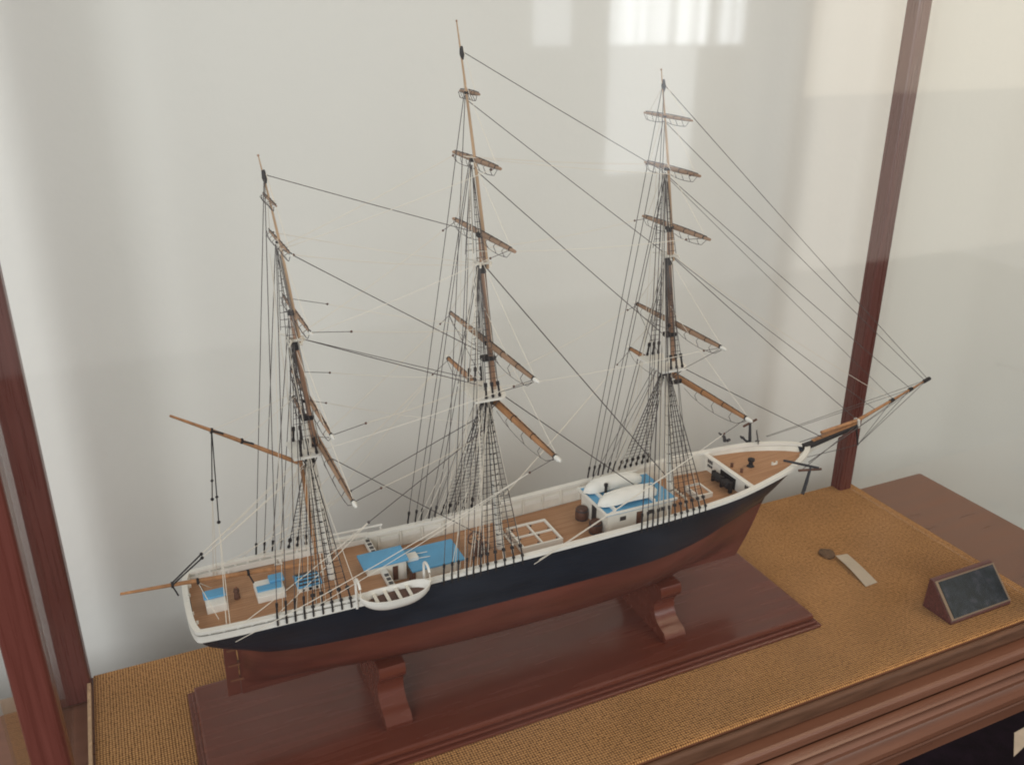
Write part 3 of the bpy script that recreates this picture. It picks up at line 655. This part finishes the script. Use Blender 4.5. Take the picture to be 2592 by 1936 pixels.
# ------------------------------------------------------------ spars
def mast_x(m, z): (x0, z0, x1, z1) = m; return x0+(x1-x0)*(z-z0)/(z1-z0)
FORE = (.0985, .20, .0440, .717); MAIN = (-.1435, .20, -.1855, .764); MIZ = (-.3465, .20, -.3785, .652)
def mp(m, z, dx=0, y=0): return Vector((mast_x(m, z)+dx, y, z))
def make_mast(m, zb, ztop, zcap, zct, zct2, ztg, ztip, r0):
    ma = MB().tube([mp(m, zb), mp(m, ztop), mp(m, zcap)], [r0, r0*.92, r0*.8], 14).build('mast', 'white_paint', ship, smooth=True)
    nb = int((ztop-.02-zb-.01)/.0135)
    for i in range(nb):
        z = zb+.012+i*.0135; MB().tube([mp(m, z-.0006), mp(m, z+.0006)], r0*1.06, 14).build('mast_band', 'tar_black', ma)
    # top platform, doubling, topmast, crosstrees, upper masts
    c = mp(m, ztop); w = .0285 if m is not MIZ else .0215; d = .024 if m is not MIZ else .019
    poly = [(c.x-d*1.05, -w), (c.x-d*1.05, w), (c.x+d*.15, w)]
    for i in range(1, 8):
        a = math.pi/2-math.pi*i/8; poly.append((c.x+d*.25+d*.45*math.cos(a), w*math.sin(a)))
    poly.append((c.x+d*.25, -w))
    MB().prism(poly, 'Z', ztop-.0011, ztop+.0011).build('mast_top', 'white_paint', ma)
    for y in (-.006, .006): MB().obox(c+Vector((0, y, -.0035)), (.014, 0, 0), (0, .0012, 0), (0, 0, .0016)).build('trestle_tree', 'white_dull', ma)
    MB().tube([c+Vector((0, 0, -.016)), c+Vector((0, 0, -.004))], r0*1.25, 10).build('hounds', 'tar_black', ma)
    off = r0*1.7
    MB().tube([mp(m, ztop-.010, off), mp(m, zct, off*.8), mp(m, zct2, off*.8)], [r0*.72, r0*.62, r0*.5], 12).build('topmast', 'spar_dark', ma, smooth=True)
    MB().obox(mp(m, zcap, off*.5), (off*.95, 0, 0), (0, r0*1.1, 0), (0, 0, .0022)).build('mast_cap', 'tar_black', ma)
    k = mp(m, zct, off*.8)
    ct = MB()
    for dx in (-.006, .005): ct.tube([k+Vector((dx-.004, -.019, -.001)), k+Vector((dx, -.010, 0)), k+Vector((dx, .010, 0)), k+Vector((dx-.004, .019, -.001))], .0011, 6)
    for y in (-.004, .004): ct.obox(k+Vector((0, y, -.0012)), (.009, 0, 0), (0, .0009, 0), (0, 0, .0011))
    ct.build('crosstree', 'white_dull', ma)
    MB().tube([k+Vector((0, 0, -.012)), k+Vector((0, 0, -.003))], r0*.85, 10).build('topmast_hounds', 'tar_black', ma)
    MB().tube([mp(m, zct-.008, off*1.45), mp(m, ztg, off*.9), mp(m, (ztg+ztip)/2, off*.5), mp(m, ztip)], [r0*.42, r0*.34, r0*.26, r0*.13], 10).build('topgallant_mast', 'spar_pale', ma, smooth=True)
    MB().tube([mp(m, zct2-.002, off*.8), mp(m, zct2+.003, off*.8)], r0*.75, 10).build('topmast_cap', 'tar_black', ma)
    zt = ztip-.026 if m is not FORE else ztip-.014
    if m is MIZ: zt = ztip-.017
    MB().tube([mp(m, zt-.008, off*.35), mp(m, zt-.003, off*.35), mp(m, zt+.004, off*.3)], [.0012, .0026, .0016], 8).build('masthead_collar', 'tar_black', ma)
    MB().ball(mp(m, ztip), .0011).build('truck', 'spar_dark', ma)
    return ma
make_mast(FORE, .178, .382, .418, .516, .545, .612, .717, .0044)
make_mast(MAIN, .174, .386, .424, .532, .560, .636, .764, .0047)
make_mast(MIZ, .188, .355, .390, .476, .502, .571, .652, .0038)
MB().tube([(-.3585, 0, .193), (-.3680, 0, .352)], .0020, 8).build('trysail_mast', 'spar_wood', ship, smooth=True)
YARDS = []
def make_yard(m, c, L, r, tip=True):
    c = Vector(c); n = 14; pts = []; rad = []
    for i in range(n+1):
        t = -1+2*i/n; pts.append(c+Vector((0, (L-(.0085 if tip else 0))*t, 0))); rad.append(r*(1-.45*abs(t)**2.2))
    o = MB().tube(pts, rad, 10).build('yard', 'spar_wood' if r > .0038 else 'spar_mid', ship, smooth=True)
    js = MB(); js.tube([c+Vector((-.0003, L*t, r*(1-.5*abs(t)**2)+.0007)) for t in [-.92+1.84*i/12 for i in range(13)]], .0004, 5)
    k = max(4, int(L/.006))
    for i in range(k+1):
        t = -.9+1.8*i/k; js.tube([c+Vector((0, L*t-.0006, r*(1-.5*t*t)-.0002)), c+Vector((0, L*t+.0006, r*(1-.5*t*t)+.0009))], .0006, 4)
    js.build('jackstay', 'tar_black', o)
    fr = MB()
    for sg in (-1, 1):
        q = []
        for i in range(9):
            t = i/8; q.append(c+Vector((-.002, sg*L*(.05+.89*t), -r-.0035-.0085*math.sin(math.pi*min(1, t*1.02))**.7*min(1, (L/.125)**1.6))))
        q[-1].z = c.z-r*.5; fr.tube(q, .00034, 4)
        for t in (.25, .5, .75):
            fr.tube([c+Vector((-.001, sg*L*t, 0)), c+Vector((-.0045, sg*L*(t-.01), -.007*min(1, (L/.125)**1.6))), c+Vector((-.002, sg*L*(t+.005), -r-.0035-.0080*math.sin(math.pi*t)**.7*min(1, (L/.125)**1.6)))], .00034, 4)
    fr.build('footrope', 'rope_dark', o)
    for sg in (-1, 1):
        e = c+Vector((0, sg*L, 0))
        if tip:
            MB().tube([e-Vector((0, sg*.0094, 0)), e-Vector((0, sg*.0025, 0)), e], [r*.66, r*.58, r*.30], 9).build('yard_tip', 'white_paint', o, smooth=True)
        MB().tube([e-Vector((0, sg*.0115, 0)), e-Vector((0, sg*.0092, 0))], r*.72, 9).build('yard_band', 'tar_black', o)
        for t in (.32, .62):
            MB().tube([c+Vector((0, sg*(L*t-.0006), 0)), c+Vector((0, sg*(L*t+.0006), 0))], r*(1-.55*t**2.2)*1.1, 9).build('yard_band', 'tar_black', o)
    mz = mp(m, c.z)
    MB().tube([mz+Vector((.002, 0, 0)), c], r*.75, 8).build('parrel', 'tar_black', o)
    YARDS.append((m, c, L, r)); return o
for c, L, r, tp in (((-.1735, 0, .700), .025, .0021, False), ((-.1680, 0, .636), .062, .0027, False), ((-.1620, 0, .561), .082, .0030, False), ((-.1555, 0, .441), .124, .0036, True), ((-.1475, 0, .370), .158, .0043, True)):
    make_yard(MAIN, c, L, r, tp)
for c, L, r, tp in (((.0555, 0, .669), .046, .0020, False), ((.0655, 0, .613), .054, .0026, False), ((.0755, 0, .547), .067, .0029, False), ((.0880, 0, .429), .097, .0032, True), ((.1045, 0, .354), .133, .0039, True)):
    make_yard(FORE, c, L, r, tp)
for c, L, r, tp in (((-.3725, 0, .612), .034, .0013, False), ((-.3670, 0, .572), .060, .0017, True), ((-.3580, 0, .501), .070, .0021, True), ((-.3520, 0, .408), .099, .0026, True), ((-.3460, 0, .358), .142, .0033, True)):
    make_yard(MIZ, c, L, r, tp)
gaff = MB().tube([(-.4855, 0, .4155), (-.43, 0, .3805), (-.3700, 0, .3410)], [.0012, .0021, .0023], 10).build('gaff', 'spar_wood', ship, smooth=True)
boom = MB().tube([(-.5570, 0, .2330), (-.50, 0, .2295), (-.43, 0, .2235), (-.3580, 0, .2165)], [.0014, .0022, .0026, .0022], 10).build('boom', 'spar_wood', ship, smooth=True)
for x, z in ((-.4500, .3930), (-.4230, .3765)):
    MB().tube([(x-.001, 0, z), (x+.001, 0, z-.0006)], .0031, 8).tube([(x, -.001, z), (x+.008, -.011, z+.0005), (x+.0095, -.0125, z)], .0011, 5).build('gaff_band', 'tar_black', gaff)
for x, z in ((-.5080, .2300), (-.4835, .2275), (-.4330, .2240)): MB().tube([(x-.0013, 0, z), (x+.0013, 0, z)], .0034, 8).tube([(x, 0, z-.002), (x+.004, -.004, z-.012)], .0009, 5).build('boom_band', 'tar_black', boom)
bs = MB().tube([(.316, 0, .2195), (.335, 0, .2220), (.4080, 0, .2345)], [.0052, .0050, .0040], 12).build('bowsprit', 'tar_black', ship, smooth=True)
MB().obox((.3690, 0, .2325), (.0385, 0, .0066), (0, .0024, 0), (-.0003, 0, .0014)).build('bowsprit_top', 'spar_wood', bs)
MB().obox((.4095, 0, .2385), (.0016, 0, .0003), (0, .0045, 0), (-.0012, 0, .0062)).build('bowsprit_cap', 'white_paint', bs)
jb = MB().tube([(.345, 0, .2360), (.41, 0, .2425), (.480, 0, .2660), (.5370, 0, .2850)], [.0026, .0026, .0018, .0012], 10).build('jib_boom', 'spar_wood', ship, smooth=True)
MB().tube([(.527, 0, .2817), (.5385, 0, .2855)], .0028, 8).build('boom_end', 'tar_black', jb)
for x, z in ((.470, .2626), (.5035, .2739)): MB().tube([(x-.003, 0, z-.001), (x+.003, 0, z+.001)], .0029, 8).build('boom_collar', 'tar_black', jb)
MB().tube([(.409, 0, .234), (.418, 0, .202)], .0012, 6).build('dolphin_striker', 'tar_black', bs)
MB().prism([(.318, .2140), (.385, .2265), (.383, .2240), (.332, .2095), (.308, .2020)], 'Y', -.0009, .0009).build('head_knee', 'white_dull', bs)

# ------------------------------------------------------------ rigging
def rope(name, pts, r=.00042, m='rope_dark', parent=None, n=5):
    pts = [Vector(q) for q in pts]
    if len(pts) == 2:
        a, b = pts; L = (b-a).length; hor = math.hypot(b.x-a.x, b.y-a.y)
        sag = (.012 if m == 'rope_cream' else .0028)*hor*random.uniform(.5, 1.5)
        pts = [a.lerp(b, t)-Vector((0, 0, sag*4*t*(1-t))) for t in [i/6 for i in range(7)]]
    return MB().tube(pts, r, n).build(name, m, parent or ship)
def ch(x, sg): return Vector((x, sg*(railb(x)+.0018), railz(x)+.0005))     # point just outside the rail
def standing(m, xs_sh, zsh, bk, dn):
    """lower shrouds with ratlines and backstays with deadeyes on both sides"""
    for sg in (-1, 1):
        lines = []
        for i, x in enumerate(xs_sh):
            lo = ch(x, sg); hi = mp(m, zsh, -.001-.0012*i*.5, sg*.0035); d = (hi-lo).normalized()
            a = lo-Vector((0, 0, .0090)); u = lo+d*dn
            sh_ = rope('shroud', [u, hi], .00054, 'rope_black')
            MB().tube([u+d*.0008, u-d*.0022], .0023, 8).build('deadeye', 'tar_black', sh_)
            MB().tube([u, lo+d*.002], .00095, 5).tube([lo+d*.004, lo+d*.0015], .0019, 8).build('lanyard', 'tar_black', sh_)
            MB().tube([lo+d*.003, a], .0010, 5).build('chain_plate', 'tar_black', sh_)
            lines.append((u, hi))
        rt = MB(); z = lines[0][0].z+.004
        while z < zsh-.012:
            pts = []
            for u, hi in lines:
                if z < u.z: continue
                t = (z-u.z)/(hi.z-u.z); pts.append(u.lerp(hi, t))
            if len(pts) > 1: rt.tube(pts, .00033, 4, False)
            z += .0058
        o = rt.build('ratlines', 'rope_black', ship); o['kind'] = 'stuff'
        for x, zt in bk:
            lo = ch(x, sg); hi = mp(m, zt, .002, sg*.0015); d = (hi-lo).normalized(); u = lo+d*(dn*.95)
            b_ = rope('backstay', [u, hi], .00044)
            MB().tube([u+d*.0020, u-d*.0020], .0015, 6).tube([u, lo+d*.001], .0011, 5).build('lanyard', 'tar_black', b_)
            MB().tube([lo+d*.002, lo-Vector((0, 0, .0095))], .0011, 5).build('chain_plate', 'tar_black', b_)
def upper(m, zlo, zhi, w, n, r=.0004, dark=.016, step=.0060):
    """topmast / topgallant shrouds rising from the edge of a top or crosstree"""
    for sg in (-1, 1):
        L = []
        for i in range(n):
            lo = mp(m, zlo, -.012+.008*i if n > 2 else -.006+.010*i, sg*w); hi = mp(m, zhi, .003-.001*i, sg*.002); d = (hi-lo).normalized()
            s_ = rope('topmast_shroud', [lo+d*dark, hi], r)
            if dark > .005: MB().tube([lo+d*(dark+.001), lo+d*dark*.8], .0019, 6).tube([lo+d*dark, lo+d*.001], .0013, 5).tube([lo+d*.003, lo], .0017, 6).build('lanyard', 'tar_black', s_)
            L.append((lo+d*dark, hi))
        rt = MB(); k = int((zhi-zlo-dark-.02)/step)
        for j in range(k):
            t = .04+.90*j/max(1, k); rt.tube([a.lerp(b, t) for a, b in L], .00030, 4, False)
        o = rt.build('ratlines', 'rope_black', ship); o['kind'] = 'stuff'
standing(MIZ, [-.3400, -.3500, -.3600, -.3700, -.3800], .347, [(-.3890, .470), (-.3985, .495), (-.4075, .570), (-.4165, .632)], .0150)
standing(MAIN, [-.1420, -.1530, -.1640, -.1750, -.1850, -.1935], .378, [(-.2020, .525), (-.2100, .530), (-.2200, .630), (-.2275, .636), (-.2370, .698)], .0150)
standing(FORE, [.1060, .0970, .0880, .0790, .0700, .0610], .374, [(.0520, .510), (.0440, .516), (.0360, .600), (.0290, .610), (.0215, .665), (.0135, .700)], .0150)
upper(FORE, .384, .512, .026, 3); upper(MAIN, .388, .528, .026, 3); upper(MIZ, .357, .472, .019, 3)
upper(FORE, .517, .608, .017, 2, .00036, .004); upper(MAIN, .533, .632, .017, 2, .00036, .004); upper(MIZ, .477, .566, .015, 2, .00036, .004)
# futtock shrouds under the tops
for m, z, w in ((FORE, .382, .026), (MAIN, .386, .026), (MIZ, .355, .019)):
    for sg in (-1, 1):
        for i in range(3): rope('futtock_shroud', [mp(m, z-.001, -.012+.008*i, sg*w), mp(m, z-.024, -.002, sg*.005)], .0006)
J = lambda x: Vector((x, 0, .2360+(.2850-.2360)*(x-.385)/(.5370-.385)))
def stay(a, b, r=.00042, m='rope_dark'): return rope('stay', [a, b], r, m)
stay(mp(FORE, .703, .002), J(.535)); stay(mp(FORE, .664, .003), J(.530)); stay(mp(FORE, .606, .005), J(.504)); stay(mp(FORE, .604, .005), J(.472), .00034)
stay(mp(FORE, .514, .008), (.409, 0, .243), .0005); stay(mp(FORE, .516, .008), J(.470), .00034, 'rope_cream'); stay(mp(FORE, .515, .008), J(.440), .0004)
stay(mp(FORE, .380, .008), (.345, .003, .2300), .0005); stay(mp(FORE, .380, .008), (.345, -.003, .2300), .0005)
stay(mp(MAIN, .738, .002), mp(FORE, .612, -.002)); stay(mp(MAIN, .694, .003), mp(FORE, .520, -.003)); stay(mp(MAIN, .628, .005), mp(FORE, .418, -.004), .0005)
stay(mp(MAIN, .528, .008), mp(FORE, .222, -.004), .00065); stay(mp(MAIN, .384, .010), (.080, .004, .190), .0006)
stay(mp(MIZ, .635, .002), mp(MAIN, .565, -.003)); stay(mp(MIZ, .566, .005), mp(MAIN, .432, -.004), .0005); stay(mp(MIZ, .474, .012), mp(MAIN, .392, -.006), .0005)
stay(mp(MIZ, .474, .012), mp(MAIN, .398, -.006), .0004); stay(mp(MIZ, .350, .008), (-.160, .003, .195), .0005)
# head gear below the jib boom
for x in (.534, .504, .472):
    rope('martingale', [J(x), (.4178, 0, .2025)], .0004); rope('martingale', [(.4178, 0, .2025), (.322, .003, .200)], .0004)
for sg in (-1, 1):
    rope('jib_guy', [J(.534), (.286, sg*.043, .223)], .00036); rope('jib_guy', [J(.504), (.287, sg*.0425, .222)], .00034); rope('bowsprit_shroud', [(.400, sg*.004, .235), (.290, sg*.030, .205)], .0005)
# lifts (cream), braces, sheets
mastz = {}
for m, c, L, r in YARDS:
    up = min(.045+L*.42, .12); z2 = min(c.z+up, {id(FORE): .703, id(MAIN): .74, id(MIZ): .636}[id(m)])
    for sg in (-1, 1):
        tip = c+Vector((0, sg*(L-.010), r))
        rope('lift', [tip, mp(m, z2, .004, sg*.001)], .00030, 'rope_cream')
def block(p, m='tar_black'): return MB().ball(p, .0017, 6)
def brace(yi, dest, pend=.028):
    m, c, L, r = YARDS[yi]
    for sg in (-1, 1):
        a = c+Vector((-.001, sg*(L-.0105), -r*.3)); e = Vector((dest[0], sg*dest[1], dest[2])); d = (e-a).normalized(); k = a+d*pend
        o = rope('brace', [k+d*.002, e], .00040 if yi in (4, 9) else .00034, 'rope_cream')
        MB().tube([a, k], .00036, 5).build('pendant', 'rope_dark', o); MB().ball(k, .0013, 6).build('block', 'brown_wood', o)
        if yi in (4, 9): rope('brace', [k+d*.002, Vector((-.378, sg*.0600, .2035)) if yi == 4 else e+Vector((.006, 0, .004))], .00036, 'rope_cream')
# yard order: main 0-4 (royal..course), fore 5-9, mizzen 10-14
brace(4, (-.459, .0600, .186)); brace(9, (-.128, .0645, .190)); brace(3, (-.3560, .006, .352), pend=.020); brace(8, (-.168, .004, .390), pend=.018)
brace(2, (-.3650, .003, .474), pend=.02); brace(7, (-.175, .004, .545), pend=.02); brace(1, (-.3700, .003, .565), pend=.004); brace(6, (-.180, .003, .640), pend=.004)
brace(14, (-.158, .010, .340), pend=.040); brace(13, (-.162, .006, .400), pend=.042); brace(12, (-.166, .006, .460), pend=.045); brace(11, (-.170, .004, .530), pend=.004)
for sg in (-1, 1):
    a = mp(MAIN, .352, 0, sg*.012); e = Vector((-.452, sg*.0590, .2035)); k = a.lerp(e, .52)
    t = rope('main_tack', [k, e], .0004, 'rope_cream'); rope('main_tack', [k, (-.418, sg*.0590, .2035)], .0004, 'rope_cream')
    MB().tube([a, k], .00050, 5).ball(k, .0017, 6).build('pendant', 'rope_dark', t)
    # sheets from upper yardarms to the yard below
    for k in (0, 5, 10):
        for j in range(4):
            m, c, L, r = YARDS[k+j]; _, c2, L2, r2 = YARDS[k+j+1]
            if j == 3: rope('sheet', [c+Vector((-.002, sg*(L-.011), -r)), mp(m, c2.z+.012, .003, sg*.004)], .00034)
# running rigging that falls to the pin rails
fall = [(MAIN, .384, -.2005, .030, -.0560), (MAIN, .384, -.2040, .026, -.0562), (MAIN, .300, -.1820, .010, -.0560), (MAIN, .528, -.1890, .004, -.0560), (MIZ, .352, -.3700, .012, -.0560), (MIZ, .352, -.3750, .010, -.0560), (MIZ, .352, -.3300, .008, -.0560), (FORE, .380, .0400, .016, -.0600), (FORE, .380, .0470, .014, -.0600), (FORE, .514, .0540, .004, -.0600), (MAIN, .384, -.1600, .006, -.0560)]
for m, z, x, y, yr in fall:
    for sg in (-1, 1): rope('halyard', [mp(m, z, -.002, sg*y*.4), (x, sg*abs(yr), railz(x)-.001)], .00036, 'rope_cream')
for m in (FORE, MAIN, MIZ):
    for i, y in enumerate((-.007, -.004, .004, .007)):
        z0 = {id(FORE): .200, id(MAIN): .190, id(MIZ): .205}[id(m)]
        rope('halyard', [mp(m, .36 if m is not MIZ else .335, -.007, y*.8), mp(m, z0, -.010, y*2)], .00040, 'rope_cream')
        rope('buntline', [mp(m, {id(FORE): .60, id(MAIN): .62, id(MIZ): .56}[id(m)], .004, y*.3), mp(m, .39 if m is not MIZ else .36, .010, y*1.2)], .00036, 'rope_cream' if i % 2 else 'rope_dark')
for m, za, zb in ((FORE, .512, .385), (MAIN, .528, .389), (MIZ, .472, .358), (FORE, .378, .215), (MAIN, .382, .205), (MIZ, .350, .215)):
    for i in range(5):
        y = (-.006, -.003, .0005, .0035, .0065)[i]
        rope('clewline', [mp(m, za, -.002+.0015*i, y*.5), mp(m, zb, -.006+.004*i, y*(1.1 if za > .4 or m is MIZ else 2.4))], .00042, 'rope_dark' if (i % 2 or za > .4) else 'rope_cream')
random.seed(11)
for m, ztops, xa, xb, nn in ((MIZ, (.352, .352, .474, .56), -.415, -.335, 7), (MAIN, (.384, .384, .53, .63), -.235, -.135, 9), (FORE, (.380, .380, .515, .61), .012, .110, 8)):
    for i in range(nn):
        for sg in (-1, 1):
            x = xa+(xb-xa)*(i+.5)/nn+random.uniform(-.003, .003); z = random.choice(ztops)
            rope('fall_line', [mp(m, z, -.004, sg*random.uniform(.004, .014)), (x, sg*(railb(x)-.0050), railz(x)-.001)], random.choice((.00030, .00036)), random.choice(('rope_cream', 'rope_cream', 'rope_dark')))
# spanker gear
for sg in (-1, 1):
    a = Vector((-.4500, sg*.002, .3910)); e = Vector((-.466, sg*.0560, .186)); k = a.lerp(e, .30); k2 = a.lerp(e, .42)
    v = rope('vang', [k2, e], .00042, 'rope_cream'); rope('vang', [k2, e+Vector((.004, 0, 0))], .0004, 'rope_cream')
    MB().tube([a, k2], .0006, 5).ball(k, .0016, 6).ball(k2, .0019, 6).build('pendant', 'tar_black', v)
    a = Vector((-.5080, sg*.002, .2310)); e = mp(MIZ, .345, -.006, sg*.010); k = a.lerp(e, .22)
    t = rope('topping_lift', [k, e], .00044, 'rope_cream'); rope('topping_lift', [k, e+Vector((-.004, 0, -.006))], .00044, 'rope_cream')
    MB().tube([a, k], .0009, 5).ball(k, .0019, 6).build('pendant', 'tar_black', t)
    rope('boom_sheet', [(-.4835, 0, .2260), (-.470, sg*.030, .196)], .0004, 'rope_cream')
rope('peak_halyard', [(-.4500, 0, .3935), mp(MIZ, .420, -.004)], .00036, 'rope_cream'); rope('peak_halyard', [(-.4230, 0, .3770), mp(MIZ, .415, -.004)], .00036, 'rope_cream')
